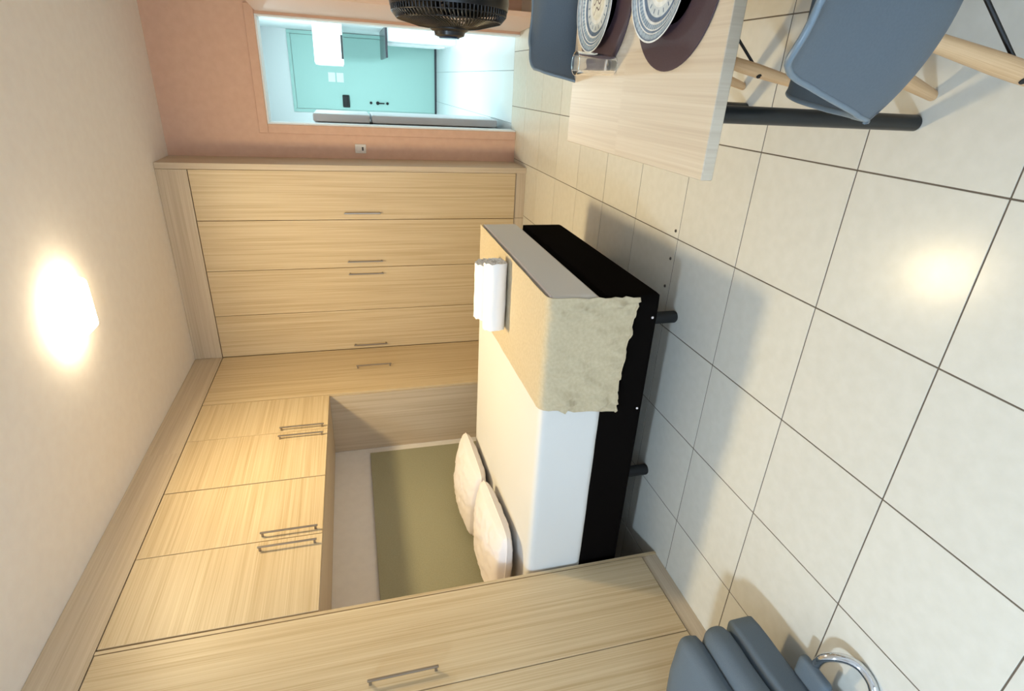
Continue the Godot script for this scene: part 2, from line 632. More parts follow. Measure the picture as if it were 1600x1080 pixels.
func build_back_wardrobes():
	var y0 := 0.095
	# [right x, left x, handle xs, doors' edges]
	var units := [
		{"x": [-0.509, -0.951], "doors": [[-0.557, -0.949]], "handles": [-0.893], "end": true, "label": "single oak wardrobe unit beside the doorway with the exposed end panel"},
		{"x": [-0.951, -1.770], "doors": [[-0.953, -1.368], [-1.372, -1.768]], "handles": [-1.312, -1.424], "end": false, "label": "oak wardrobe unit with a pair of tall doors and two handles together"},
		{"x": [-1.770, -2.159], "doors": [[-1.772, -2.156]], "handles": [-2.113], "end": false, "label": "single oak wardrobe unit next to the inside corner"},
	]
	for u in units:
		var t := thing("wardrobe", u.label, "wardrobe")
		var st := begin()
		var xr: float = u.x[0] - (0.046 if u.end else 0.0)
		slab(st, Vector3(u.x[1] + 0.001, 0.09, BACK + 0.002), Vector3(xr - 0.001, DOOR_TOP, WARD - 0.021), 0.001)
		part("carcass", st, M.oak, t)
		if u.end:
			part("end_panel", one_box(Vector3(-0.555, 0, BACK + 0.002), Vector3(-0.509, CEIL - 0.001, WARD), 0.002), M.oak_pale, t)
		part("plinth", one_box(Vector3(u.x[1] + 0.001, 0, WARD - 0.06), Vector3(xr - 0.001, 0.09, WARD - 0.012), 0.001, 0), M.oak_pale, t)
		for k in u.doors.size():
			var dx: Array = u.doors[k]
			var d := part("door", one_box(Vector3(dx[1], y0, WARD - 0.019), Vector3(dx[0], DOOR_TOP - 0.003, WARD), 0.0015), M.oak, t)
			bar_handle(d, Vector3(u.handles[k], 1.425, WARD), Vector3(0, 0, 1))
	solo("filler_board", one_box(Vector3(-2.16, DOOR_TOP + 0.003, WARD - 0.02), Vector3(-0.557, CEIL - 0.001, WARD - 0.001), 0.001, 0), M.oak_pale, "pale wood filler board between the ceiling and the wardrobe doors facing the camera", "filler board")

func build_left_run():
	# corner wardrobe with one wide door
	var t := thing("wardrobe", "corner oak wardrobe with one wide door at the far end of the bed niche", "wardrobe")
	var st := begin()
	slab(st, Vector3(SIDE + 0.002, 0.09, BACK + 0.002), Vector3(RUN - 0.021, DOOR_TOP, NICHE_FAR - 0.02), 0.001)
	part("carcass", st, M.oak, t)
	part("side_panel", one_box(Vector3(SIDE + 0.002, 0, NICHE_FAR - 0.018), Vector3(RUN - 0.020, DOOR_TOP, NICHE_FAR), 0.001), M.oak_pale, t)
	part("plinth", one_box(Vector3(RUN - 0.06, 0, WARD + 0.002), Vector3(RUN - 0.021, 0.09, NICHE_FAR - 0.02), 0.001, 2), M.oak_pale, t)
	var d := part("door", one_box(Vector3(RUN - 0.019, 0.095, WARD + 0.003), Vector3(RUN, DOOR_TOP - 0.003, NICHE_FAR - 0.006), 0.0015), M.oak, t)
	bar_handle(d, Vector3(RUN, 1.415, -4.262), Vector3(1, 0, 0))
	# overhead cupboards above the bed
	var over := [
		{"z": [NICHE_FAR + 0.001, -2.8195], "doors": [[-3.834, -3.362], [-3.358, -2.822]], "handles": [-3.386, -3.28], "label": "overhead oak cupboard above the bed next to the corner wardrobe"},
		{"z": [-2.8185, NICHE_NEAR - 0.02], "doors": [[-2.816, -2.306], [-2.302, -1.788]], "handles": [-2.342, -2.236], "label": "overhead oak cupboard above the pillows next to the tall wardrobe by the sofa"},
	]
	for u in over:
		t = thing("overhead_cupboard", u.label, "cupboard")
		st = begin()
		slab(st, Vector3(SIDE + 0.002, OVER, u.z[0]), Vector3(RUN - 0.021, DOOR_TOP, u.z[1]), 0.001, 2)
		part("carcass", st, M.oak_pale, t)
		for k in 2:
			var dz: Array = u.doors[k]
			d = part("door", one_box(Vector3(RUN - 0.019, OVER + 0.002, dz[0]), Vector3(RUN, DOOR_TOP - 0.003, dz[1]), 0.0015, 2), M.oak, t)
			bar_handle(d, Vector3(RUN, 1.957, u.handles[k]), Vector3(1, 0, 0))
	# tall wardrobe beside the sofa
	t = thing("wardrobe", "tall oak wardrobe with two doors behind the grey sofa", "wardrobe")
	st = begin()
	slab(st, Vector3(SIDE + 0.002, 0.09, NICHE_NEAR - 0.018), Vector3(RUN - 0.021, DOOR_TOP, -0.815), 0.001)
	part("carcass", st, M.oak, t)
	part("side_panel", one_box(Vector3(SIDE + 0.002, 0, NICHE_NEAR - 0.02), Vector3(RUN - 0.001, DOOR_TOP, NICHE_NEAR - 0.002), 0.001), M.oak, t)
	part("plinth", one_box(Vector3(RUN - 0.055, 0, NICHE_NEAR), Vector3(RUN - 0.006, 0.088, -0.815), 0.001, 2), M.oak_pale, t)
	var dd := [[-1.757, -1.291], [-1.287, -0.82]]
	var hz := [-1.362, -1.225]
	for k in 2:
		d = part("door", one_box(Vector3(RUN - 0.019, 0.093, dd[k][0]), Vector3(RUN, DOOR_TOP - 0.003, dd[k][1]), 0.0015), M.oak, t)
		bar_handle(d, Vector3(RUN, 1.42, hz[k]), Vector3(1, 0, 0))
	solo("filler_board", one_box(Vector3(RUN - 0.02, DOOR_TOP + 0.003, WARD), Vector3(RUN - 0.001, CEIL - 0.001, -0.815), 0.001, 2), M.oak_pale, "pale wood filler board between the ceiling and the overhead cupboards", "filler board")
	# olive panel on the wall behind the pillows
	solo("headboard_panel", one_box(Vector3(SIDE + 0.001, 0.30, -3.748), Vector3(SIDE + 0.022, 1.497, -2.238), 0.002), M.olive, "flat olive green headboard panel on the white wall behind the pillows", "headboard")

# ==================================================================== passage beyond the doorway
func build_passage():
	var zf := BACK - 0.16
	var zend := -10.25
	var xl := -0.80
	var xr := 0.76
	var top := 2.7
	var st := begin()
	slab(st, Vector3(xl - 0.15, -0.15, zend - 0.15), Vector3(xr + 0.15, -0.0016, zf), 0.0)
	var f := struct("floor_passage", st, M.grout_pale, "white tiled floor of the passage beyond the doorway", "floor")
	var cache := {}
	var x_lines := [xl, -0.63, -0.18, 0.27, 0.72, xr]
	for a in x_lines.size() - 1:
		var z := zf
		while z > zend + 0.05:
			var z2 := maxf(z - 0.9, zend)
			var w: float = x_lines[a + 1] - x_lines[a] - 0.004
			var l := z - z2 - 0.002
			var key := "%.3f %.3f" % [w, l]
			if not cache.has(key):
				st = begin()
				box(st, Vector3(0, -0.004, 0), Vector3(w, 0.008, l), 0.001)
				cache[key] = st.commit()
			var o := part("tile", cache[key], M.tile_white, f)
			o.position = Vector3((x_lines[a] + x_lines[a + 1]) * 0.5, 0, (z + z2) * 0.5)
			z = z2
	st = begin()
	slab(st, Vector3(xl - 0.15, top, zend - 0.15), Vector3(xr + 0.15, top + 0.15, zf), 0.0)
	struct("ceiling_passage", st, M.paint_white, "white ceiling of the passage beyond the doorway", "ceiling")
	st = begin()
	slab(st, Vector3(xl - 0.15, 0, zend), Vector3(xl, top, zf), 0.0)
	struct("wall_passage_left", st, M.paint_white, "white wall of the passage behind the fridge", "wall")
	st = begin()
	slab(st, Vector3(xr, 0, zend), Vector3(xr + 0.15, top, zf), 0.0)
	struct("wall_passage_right", st, M.paint_white, "white wall of the passage behind the counter", "wall")
	st = begin()
	slab(st, Vector3(xl - 0.15, 0, zend - 0.15), Vector3(xr + 0.15, top, zend), 0.0)
	struct("wall_passage_end", st, M.paint_white, "white end wall round the green door", "wall")
	# green door with its hardware
	var d := thing("door_2", "pale green door at the far end of the passage", "door", Vector3(0.16, 0, zend))
	d.set_meta("kind", "structure")
	st = begin()
	for s in [-1.0, 1.0]:
		box(st, Vector3(s * 0.565, 1.165, 0.012), Vector3(0.05, 2.33, 0.024), 0.003)
	box(st, Vector3(0, 2.305, 0.012), Vector3(1.08, 0.05, 0.024), 0.003)
	part("door_frame", st, M.door_green, d)
	part("leaf", one_box(Vector3(-0.535, 0.012, 0.001), Vector3(0.535, 2.275, 0.016), 0.003), M.door_green, d)
	part("threshold", one_box(Vector3(-0.57, 0.0, 0.0), Vector3(0.57, 0.03, 0.05), 0.004), M.dark_stone, d)
	st = begin()
	box(st, Vector3(-0.40, 1.50, 0.03), Vector3(0.19, 0.11, 0.045), 0.01)
	box(st, Vector3(-0.40, 1.50, 0.056), Vector3(0.14, 0.05, 0.012), 0.004)
	part("lock", st, M.black, d, "dark digital lock")
	st = begin()
	for y in [1.10, 0.83]:
		lathe(st, [Vector2(0.022, 0), Vector2(0.022, 0.012), Vector2(0.016, 0.014)], 16, Transform3D(Basis(Vector3.RIGHT, PI / 2), Vector3(-0.41, y, 0.016)))
	part("keyhole", st, M.black, d)
	st = begin()
	lathe(st, [Vector2(0.028, 0), Vector2(0.028, 0.012), Vector2(0.012, 0.016), Vector2(0.012, 0.05)], 16, Transform3D(Basis(Vector3.RIGHT, PI / 2), Vector3(-0.41, 0.99, 0.016)))
	box(st, Vector3(-0.41, 0.945, 0.062), Vector3(0.02, 0.13, 0.016), 0.005)
	part("door_handle", st, M.black, d)
	for k in 2:
		part("notice", one_box(Vector3(-0.12, 1.70 - k * 0.13 - 0.055, 0.016), Vector3(0.02, 1.70 - k * 0.13 + 0.055, 0.020), 0.001), M.paint_white, d, "small white notice")
	# fridge just behind the wall, seen edge on
	var t := thing("fridge", "white fridge just inside the passage, seen edge on", "fridge", Vector3(-0.49, 0, -5.85))
	part("body", one_box(Vector3(-0.29, 0.05, -0.30), Vector3(0.235, 1.80, 0.30), 0.012), M.fridge, t)
	part("door", one_box(Vector3(0.243, 0.06, -0.298), Vector3(0.315, 1.275, 0.298), 0.01), M.fridge, t)
	part("door", one_box(Vector3(0.243, 1.29, -0.298), Vector3(0.315, 1.80, 0.298), 0.01), M.fridge, t)
	for x in [-0.2, 0.2]:
		for z in [-0.22, 0.22]:
			st = begin()
			lathe(st, [Vector2(0.025, 0), Vector2(0.025, 0.05)], 12, Transform3D(Basis(), Vector3(x, 0, z)))
			part("foot", st, M.black, t)
	st = begin()
	box(st, Vector3(0.20, 1.282, 0.305), Vector3(0.11, 0.03, 0.012), 0.003)
	part("hinge", st, M.black, t)
	# kitchen counter and wall unit against the other wall
	t = thing("kitchen_counter", "white kitchen counter with a thin dark worktop in the passage", "counter", Vector3(0.56, 0, -8.9))
	part("cabinet", one_box(Vector3(0.03, 0.0, -0.6), Vector3(0.199, 0.92, 0.6), 0.004), M.paint_white, t)
	part("worktop", one_box(Vector3(-0.17, 0.92, -0.62), Vector3(0.199, 0.95, 0.62), 0.004), M.dark_stone, t)
	st = begin()
	slab(st, Vector3(0.010, 0.10, -0.28), Vector3(0.028, 0.90, 0.28), 0.003)
	part("door", st, M.paint_white, t)
	t = thing("wall_cupboard", "white wall cupboard with a steel rail hung above the kitchen counter", "cupboard", Vector3(0.52, 0, -8.9))
	part("body", one_box(Vector3(-0.24, 1.49, -0.55), Vector3(0.239, 1.86, 0.55), 0.006), M.paint_white, t)
	part("door", one_box(Vector3(-0.258, 1.50, -0.54), Vector3(-0.241, 1.85, 0.54), 0.003), M.paint_white, t)
	st = begin()
	tube(st, [Vector3(-0.18, 1.505, 0.59), Vector3(0.10, 1.505, 0.59)], 0.014, 10)
	for x in [-0.16, 0.08]:
		tube(st, [Vector3(x, 1.505, 0.59), Vector3(x, 1.505, 0.549)], 0.007, 8)
	part("rail", st, M.black_steel, t, "dark rail under the cupboard")

# ==================================================================== bed
func build_bed():
	var xf := -0.640
	var xh := -2.690
	var zn := -1.812
	var zfar := -3.128
	var t := thing("bed", "double box bed with a black base and white sheet in the niche", "bed", Vector3((xf + xh) * 0.5, 0, (zn + zfar) * 0.5))
	var o := -t.position
	var st := begin()
	soft_box(st, o + Vector3((xf + xh) * 0.5, 0.348, (zn + zfar) * 0.5), Vector3(xf - xh, 0.256, zn - zfar), 0.012, 20)
	part("base", st, M.bed_black, t, "black fabric box base")
	# mattress in its sheet: hem hangs lower along the long side than at the foot
	st = begin()
	soft_box(st, o + Vector3((xf + xh) * 0.5, 0.585, (zn + zfar) * 0.5), Vector3(xf - xh + 0.012, 0.306, zn - zfar + 0.026), 0.035, 36, "mattress")
	part("mattress", st, M.sheet, t, "mattress in a white fitted sheet")
	st = begin()
	tube(st, [o + Vector3(xf + 0.002, 0.724, zfar + 0.02), o + Vector3(xf + 0.003, 0.724, (zn + zfar) * 0.5), o + Vector3(xf + 0.002, 0.724, zn - 0.02)], 0.006, 8)
	part("piping", st, M.piping, t)
	for x in [-0.84, -1.77, -2.55]:
		for z in [-2.01, -2.93]:
			st = begin()
			lathe(st, [Vector2(0.026, 0), Vector2(0.03, 0.006), Vector2(0.03, 0.222)], 18, Transform3D(Basis(), o + Vector3(x, 0, z)))
			part("leg", st, M.black, t)
	for x in [-0.75, -1.22]:
		st = begin()
		lathe(st, [Vector2(0.006, 0), Vector2(0.004, 0.004)], 10, Transform3D(Basis(Vector3.RIGHT, PI / 2), o + Vector3(x, 0.245, zn)))
		part("stud", st, M.piping, t)
	# runner across the foot
	var nn := noise(21, 1.0, 3)
	var rows := []
	var back := []
	var ns := 70
	for j in 45:
		var fx := j / 44.0
		var row := []
		var under := []
		for i in ns + 1:
			var s := i / float(ns)
			var p: Vector3
			var n: Vector3
			var drop := clampf((s - 0.80) / 0.20, 0.0, 1.0)
			var skew := 0.10 * (1.0 - s) * (1.0 - fx)      # the head-side edge runs a little askew
			var x := lerpf(-1.165 - 0.04 * drop - skew * 0.3, -0.632, fx)
			var top_z := -1.795
			var r := 0.04
			if s < 0.76:
				p = Vector3(x, 0.745, lerpf(-3.11, top_z - r, s / 0.76))
				n = Vector3.UP
			elif s < 0.80:
				var a := (s - 0.76) / 0.04 * PI / 2
				p = Vector3(x, 0.745 - r + r * cos(a), top_z - r + r * sin(a))
				n = Vector3(0, cos(a), sin(a))
			else:
				var edge_y := 0.375 + 0.012 * sin(fx * 5.0) - 0.01 * fx
				p = Vector3(x, lerpf(0.705, edge_y, drop), top_z + 0.012 * drop)
				n = Vector3(0, 0, 1)
			var w := nn.get_noise_2d(x * 9.0 + s * 3.0, s * 7.0)
			var fold := 0.0
			if s > 0.74:
				var k := bump(s, 0.74, 0.86)
				fold = k * (0.010 * sin(s * 60.0 + fx * 3.0 + w * 4.0) * (1.0 - bump(fx, 0.05, 0.4)) + 0.030 * w + 0.034 * nn.get_noise_2d(x * 24.0, s * 28.0) * (0.25 + bump(absf(fx - 0.5), 0.2, 0.48)))
			p += n * (0.003 + maxf(-0.002, fold + 0.003 * w))
			row.append(p)
			under.append(p - n * 0.004)
		rows.append(row)
		back.append(under)
	var t2 := thing("bed_runner", "beige crumpled runner across the foot of the bed", "bed runner", Vector3(-0.9, 0.74, -2.45))
	var off := Vector3(0.9, -0.74, 2.45)
	for r in rows:
		for i in r.size(): r[i] += off
	for r in back:
		for i in r.size(): r[i] += off
	st = begin()
	grid(st, rows, false, rows[0][0].y > 900.0, Vector2(2.0, 0.6))
	grid(st, back, false, true, Vector2(2.0, 0.6))
	part("cloth", st, M.runner, t2)
	st = begin()
	var hem := []
	for j in rows.size(): hem.append(rows[j][ns])
	tube(st, hem, 0.005, 6)
	part("hem", st, M.runner, t2)
	# pillows
	pillow(Vector3(-2.405, 0.836, -2.86), Vector3(0.52, 0.165, 0.61), deg_to_rad(2.0), deg_to_rad(-6.0), "white pillow farther from the sofa, partly behind the other pillow")
	pillow(Vector3(-2.335, 0.829, -2.205), Vector3(0.54, 0.165, 0.64), deg_to_rad(6.0), deg_to_rad(-3.0), "plump white pillow nearest the tall wardrobe")
	# rolled towels
	towel(Vector3(-0.845, 0.818, -2.430), 0.36, 0.066, 0.02, "rolled white towel on the runner, in front of the other roll")
	towel(Vector3(-0.865, 0.828, -2.574), 0.31, 0.074, -0.03, "rolled white towel on the runner, behind the other roll")

func pillow(at: Vector3, size: Vector3, turn: float, tilt: float, label: String):
	var t := thing("pillow", label, "pillow", at, 0.0, "pillows at the head of the bed")
	t.basis = Basis(Vector3.UP, turn) * Basis(Vector3.BACK, tilt)
	var n := 40
	var nn := noise(int(absf(at.z) * 100.0), 2.5, 3)
	var st := begin()
	for side in [1.0, -1.0]:
		var rows := []
		for j in n + 1:
			var row := []
			for i in n + 1:
				var u := i / float(n) * 2.0 - 1.0
				var v := j / float(n) * 2.0 - 1.0
				# edges drawn in between the corners
				var x := u * (1.0 - 0.03 * (1.0 - v * v)) * (1.0 - 0.10 * u * u * u * u * v * v * v * v)
				var z := v * (1.0 - 0.03 * (1.0 - u * u)) * (1.0 - 0.10 * u * u * u * u * v * v * v * v)
				var hgt := pow(maxf(0.0, (1.0 - u * u) * (1.0 - v * v)), 0.37)
				var p := Vector3(x * size.x * 0.5, side * hgt * size.y * 0.5, z * size.z * 0.5)
				p.y += nn.get_noise_2d(u * 1.2 + side, v * 1.2) * 0.012 * hgt
				row.append(p)
			rows.append(row)
		grid(st, rows, false, side > 0.0)
	part("cover", st, M.pillow, t)
	var seam := []
	for k in 80:
		var a := k / 80.0 * 4.0
		var e := fmod(a, 1.0) * 2.0 - 1.0
		var u := 0.0
		var v := 0.0
		match int(a):
			0: u = e; v = -1.0
			1: u = 1.0; v = e
			2: u = -e; v = 1.0
			_: u = -1.0; v = -e
		var corner := 1.0 - 0.10 * u * u * u * u * v * v * v * v
		seam.append(Vector3(u * (1.0 - 0.03 * (1.0 - v * v)) * corner * size.x * 0.5, 0, v * (1.0 - 0.03 * (1.0 - u * u)) * corner * size.z * 0.5))
	st = begin()
	tube(st, seam, 0.004, 6, false, true)
	part("piping", st, M.pillow, t)

func towel(at: Vector3, length: float, radius: float, turn: float, label: String):
	var t := thing("rolled_towel", label, "towel", at, turn, "rolled towels on the bed")
	var turns := 5.0
	var th := radius / (turns + 0.6)
	var steps := 110
	var nn := noise(int(absf(at.z) * 1000.0), 6.0, 2)
	var outer := []
	var inner := []
	var nx := 8
	for j in nx + 1:
		var x := (j / float(nx) - 0.5) * length
		var ro := []
		var ri := []
		for i in steps + 1:
			var f := i / float(steps)
			var a := f * turns * TAU - 1.5
			var r := 0.006 + f * (radius - 0.006)
			var w := nn.get_noise_2d(x * 3.0, a * 0.6) * 0.004 * f
			var xe := x + nn.get_noise_2d(a * 0.5, 7.0) * 0.012 * (absf(j / float(nx) - 0.5) * 2.0)
			ro.append(Vector3(xe, (r + w) * cos(a), (r + w) * sin(a)))
			ri.append(Vector3(xe, (r + w - th * 0.86) * cos(a), (r + w - th * 0.86) * sin(a)) if f * turns > 0.9 else Vector3(xe, r * 0.2 * cos(a), r * 0.2 * sin(a)))
		outer.append(ro)
		inner.append(ri)
	var st := begin()
	grid(st, outer, false, true, Vector2(1.2, 0.4))
	grid(st, inner, false, false, Vector2(1.2, 0.4))
	for e in [0, nx]:
		var nrm := Vector3(-1, 0, 0) if e == 0 else Vector3(1, 0, 0)
		for i in steps:
			quad(st, [outer[e][i], outer[e][i + 1], inner[e][i + 1], inner[e][i]], [nrm, nrm, nrm, nrm], [Vector2.ZERO, Vector2(0.1, 0), Vector2(0.1, 0.1), Vector2(0, 0.1)])
	# free edge of the towel
	part("roll", st, M.towel, t)

# ==================================================================== table and what lies on it
func build_table():
	var t := thing("dining_table", "square pale wood dining table on black tube legs", "table", Vector3(0.40, 0, -1.435))
	part("tabletop", one_box(Vector3(-0.43, 0.658, -0.457), Vector3(0.43, 0.691, 0.457), 0.003, 2), M.oak_table, t)
	for x in [-0.285, 0.285]:
		for z in [-0.37, 0.37]:
			var st := begin()
			lathe(st, [Vector2(0.019, 0.0), Vector2(0.021, 0.004), Vector2(0.021, 0.656)], 24, Transform3D(Basis(), Vector3(x, 0, z)))
			var leg := part("leg", st, M.black_steel, t)
			st = begin()
			lathe(st, [Vector2(0.05, 0.650), Vector2(0.05, 0.657)], 20, Transform3D(Basis(), Vector3(x, 0, z)))
			part("mounting_plate", st, M.black_steel, leg)
	placemat(Vector3(0.405, 0.6915, -1.225), "round dark brown placemat on the side of the chair with its back to the camera")
	placemat(Vector3(0.405, 0.6915, -1.662), "round dark brown placemat touching the drinking glass")
	plate(Vector3(0.410, 0.697, -1.280), M.plate_blue, "white plate with blue rings on the placemat away from the drinking glass")
	plate(Vector3(0.400, 0.697, -1.690), M.plate_white, "white plate with blue rings and brush motif beside the drinking glass")
	# tumbler
	var g := begin()
	lathe(g, [Vector2(0.0, 0.0), Vector2(0.026, 0.0), Vector2(0.0285, 0.004), Vector2(0.030, 0.05), Vector2(0.0335, 0.125), Vector2(0.0325, 0.126), Vector2(0.0315, 0.125), Vector2(0.028, 0.05), Vector2(0.0262, 0.018), Vector2(0.0, 0.013)], 40)
	var o := solo("drinking_glass", g, M.glass, "clear glass tumbler standing at the table edge", "glass")
	o.position = Vector3(0.222, 0.6915, -1.545)

func placemat(at: Vector3, label: String):
	var st := begin()
	lathe(st, [Vector2(0.0, 0.0), Vector2(0.200, 0.0), Vector2(0.201, 0.002), Vector2(0.200, 0.004), Vector2(0.193, 0.0045), Vector2(0.190, 0.0036), Vector2(0.0, 0.0036)], 64)
	var o := solo("placemat", st, M.placemat, label, "placemat", "placemats on the dining table")
	o.position = at

func plate(at: Vector3, mat: Material, label: String):
	# profile turned by hand so that the print can be laid on by radius
	var prof := [Vector2(0.0, 0.006), Vector2(0.05, 0.006), Vector2(0.088, 0.007), Vector2(0.100, 0.012), Vector2(0.125, 0.019), Vector2(0.138, 0.022), Vector2(0.140, 0.0215), Vector2(0.139, 0.020), Vector2(0.100, 0.007), Vector2(0.088, 0.0), Vector2(0.0, 0.0)]
	var st := begin()
	var seg := 64
	for k in prof.size() - 1:
		var a: Vector2 = prof[k]
		var b: Vector2 = prof[k + 1]
		var d := (b - a).normalized()
		var slope := Vector2(-d.y, d.x)
		for i in seg:
			var g0 := TAU * i / seg
			var g1 := TAU * (i + 1) / seg
			var ps := []
			var ns := []
			var us := []
			for e in [[a, g0], [b, g0], [b, g1], [a, g1]]:
				var q: Vector2 = e[0]
				ps.append(Vector3(q.x * cos(e[1]), q.y, q.x * sin(e[1])))
				ns.append(Vector3(slope.x * cos(e[1]), slope.y, slope.x * sin(e[1])).normalized())
				us.append(Vector2(0.5 + 0.5 * q.x / 0.14 * cos(e[1]), 0.5 + 0.5 * q.x / 0.14 * sin(e[1])))
			quad(st, ps, ns, us)
	var o := solo("plate", st, mat, label, "plate", "plates on the placemats")
	o.position = at

# ==================================================================== chairs
# forward is +z; feet at y = 0
func chair_point(s: float, t: float) -> Array:
	var line := [Vector2(0.225, 0.418), Vector2(0.205, 0.436), Vector2(0.13, 0.440), Vector2(0.04, 0.430), Vector2(-0.05, 0.424), Vector2(-0.13, 0.436), Vector2(-0.185, 0.478), Vector2(-0.215, 0.550), Vector2(-0.235, 0.640), Vector2(-0.256, 0.730), Vector2(-0.283, 0.804), Vector2(-0.320, 0.832)]
	var half := [0.205, 0.222, 0.236, 0.248, 0.256, 0.261, 0.262, 0.250, 0.230, 0.209, 0.190, 0.176]
	var raise := [0.0, 0.010, 0.030, 0.048, 0.064, 0.078, 0.090, 0.088, 0.076, 0.064, 0.056, 0.050]
	var k := t * 11.0
	var i := mini(int(k), 10)
	var f := k - i
	var p0: Vector2 = line[maxi(i - 1, 0)]
	var p1: Vector2 = line[i]
	var p2: Vector2 = line[i + 1]
	var p3: Vector2 = line[mini(i + 2, 11)]
	var c := p1.cubic_interpolate(p2, p0, p3, f)
	var d := (p2.cubic_interpolate(p3, p1, p3, 0.0) - p1).normalized()
	if i < 10:
		d = (p2 - p1).normalized().lerp((p3 - p2).normalized(), f * 0.5)
	d = d.normalized()
	var nrm := Vector2(d.y, -d.x)          # to the sitter's side
	if nrm.y < 0.0 and t < 0.4: nrm = -nrm
	var w := lerpf(half[i], half[i + 1], f)
	# rounded corners at the top of the back and at the front lip
	if t > 0.86: w *= sqrt(maxf(0.0, 1.0 - pow((t - 0.86) / 0.14, 2.6) * 0.55))
	if t < 0.07: w *= sqrt(maxf(0.0, 1.0 - pow((0.07 - t) / 0.07, 2.0) * 0.35))
	var e: float = lerpf(raise[i], raise[i + 1], f) * pow(absf(s), 2.4)
	var sag := 0.0
	if t > 0.84: sag = -0.03 * pow(absf(s), 4.0) * (t - 0.84) / 0.16
	var q := c + nrm * e + Vector2(-0.038, 0.0)
	return [Vector3(s * w, q.y + sag, q.x), Vector3(0, nrm.y, nrm.x)]

func make_chair(label: String) -> Node3D:
	var t := thing("dining_chair", label, "chair", Vector3.ZERO, 0.0, "chairs at the dining table")
	var nu := 40
	var nv := 66
	var top := []
	var low := []
	for j in nv + 1:
		var a := []
		var b := []
		for i in nu + 1:
			var r := chair_point(i / float(nu) * 2.0 - 1.0, j / float(nv))
			a.append(r[0])
			b.append(r[0] - r[1] * 0.006)
		top.append(a)
		low.append(b)
	var st := begin()
	grid(st, top, false, false, Vector2(0.5, 0.9))
	grid(st, low, false, true, Vector2(0.5, 0.9))
	part("shell", st, M.shell, t)
	var edge := []
	for i in nu + 1: edge.append((top[0][i] + low[0][i]) * 0.5)
	for j in range(1, nv + 1): edge.append((top[j][nu] + low[j][nu]) * 0.5)
	for i in range(nu - 1, -1, -1): edge.append((top[nv][i] + low[nv][i]) * 0.5)
	for j in range(nv - 1, 0, -1): edge.append((top[j][0] + low[j][0]) * 0.5)
	st = begin()
	tube(st, edge, 0.0055, 8, false, true)
	part("rim", st, M.shell_rim, t, "rounded paler rim of the shell")
	var bolts := []
	for q in [[-1, -1], [1, -1], [1, 1], [-1, 1]]:
		var head := Vector3(q[0] * 0.120, 0.395, q[1] * 0.105 - 0.01)
		var foot := Vector3(q[0] * 0.205, 0.0, q[1] * 0.185 - 0.01)
		st = begin()
		var path := []
		var rad := []
		for k in 9:
			var f := k / 8.0
			path.append(head.lerp(foot, f))
			rad.append(lerpf(0.016, 0.0215, f / 0.45) if f < 0.45 else lerpf(0.0215, 0.0135, (f - 0.45) / 0.55))
		path[8].y = 0.001
		tube(st, path, rad, 16)
		var leg := part("leg", st, M.beech, t)
		var at: Vector3 = head.lerp(foot, 0.50)
		var out := (at - Vector3(0, at.y, 0)).normalized()
		st = begin()
		lathe(st, [Vector2(0.009, 0.0), Vector2(0.008, 0.003)], 12, Transform3D(Basis(Vector3.UP.cross(out).normalized(), PI / 2), at + out * 0.0195))
		part("bolt", st, M.rubber, leg)
		bolts.append(at)
	# wire braces: from each leg to the two bends beside it
	for k in 4:
		var mid: Vector3 = (bolts[k] + bolts[(k + 1) % 4]) * 0.5
		mid = Vector3(mid.x * 0.62, 0.335, (mid.z + 0.01) * 0.62 - 0.01)
		st = begin()
		tube(st, [bolts[k], mid], 0.0045, 8)
		tube(st, [bolts[(k + 1) % 4], mid], 0.0045, 8)
		var q0 := Vector3(bolts[k].x * 0.74, 0.395, (bolts[k].z + 0.01) * 0.72 - 0.01)
		var q1 := Vector3(bolts[(k + 1) % 4].x * 0.74, 0.395, (bolts[(k + 1) % 4].z + 0.01) * 0.72 - 0.01)
		tube(st, [q0, mid], 0.0045, 8)
		tube(st, [q1, mid], 0.0045, 8)
		part("brace", st, M.wire, t)
	for k in 2:
		st = begin()
		var z := 0.095 if k == 0 else -0.115
		tube(st, [Vector3(-0.16, 0.415, z), Vector3(-0.12, 0.398, z), Vector3(0, 0.372, z * 0.9), Vector3(0.12, 0.398, z), Vector3(0.16, 0.415, z)], 0.007, 8)
		part("seat_bracket", st, M.wire, t)
	return t

func build_chairs():
	var a := make_chair("grey moulded chair with wooden legs, tucked in with its back to the camera")
	a.scale = Vector3.ONE * 1.03
	a.position = Vector3(0.395, 0, -0.862)
	a.rotation.y = PI
	var b: Node3D = a.duplicate()
	b.name = numbered("dining_chair")
	add_child(b)
	b.set_meta("label", "grey moulded chair with wooden legs on the doorway side of the table")
	b.scale = Vector3.ONE * 0.99
	b.position = Vector3(0.395, 0, -1.652)
	b.rotation.y = 0.0

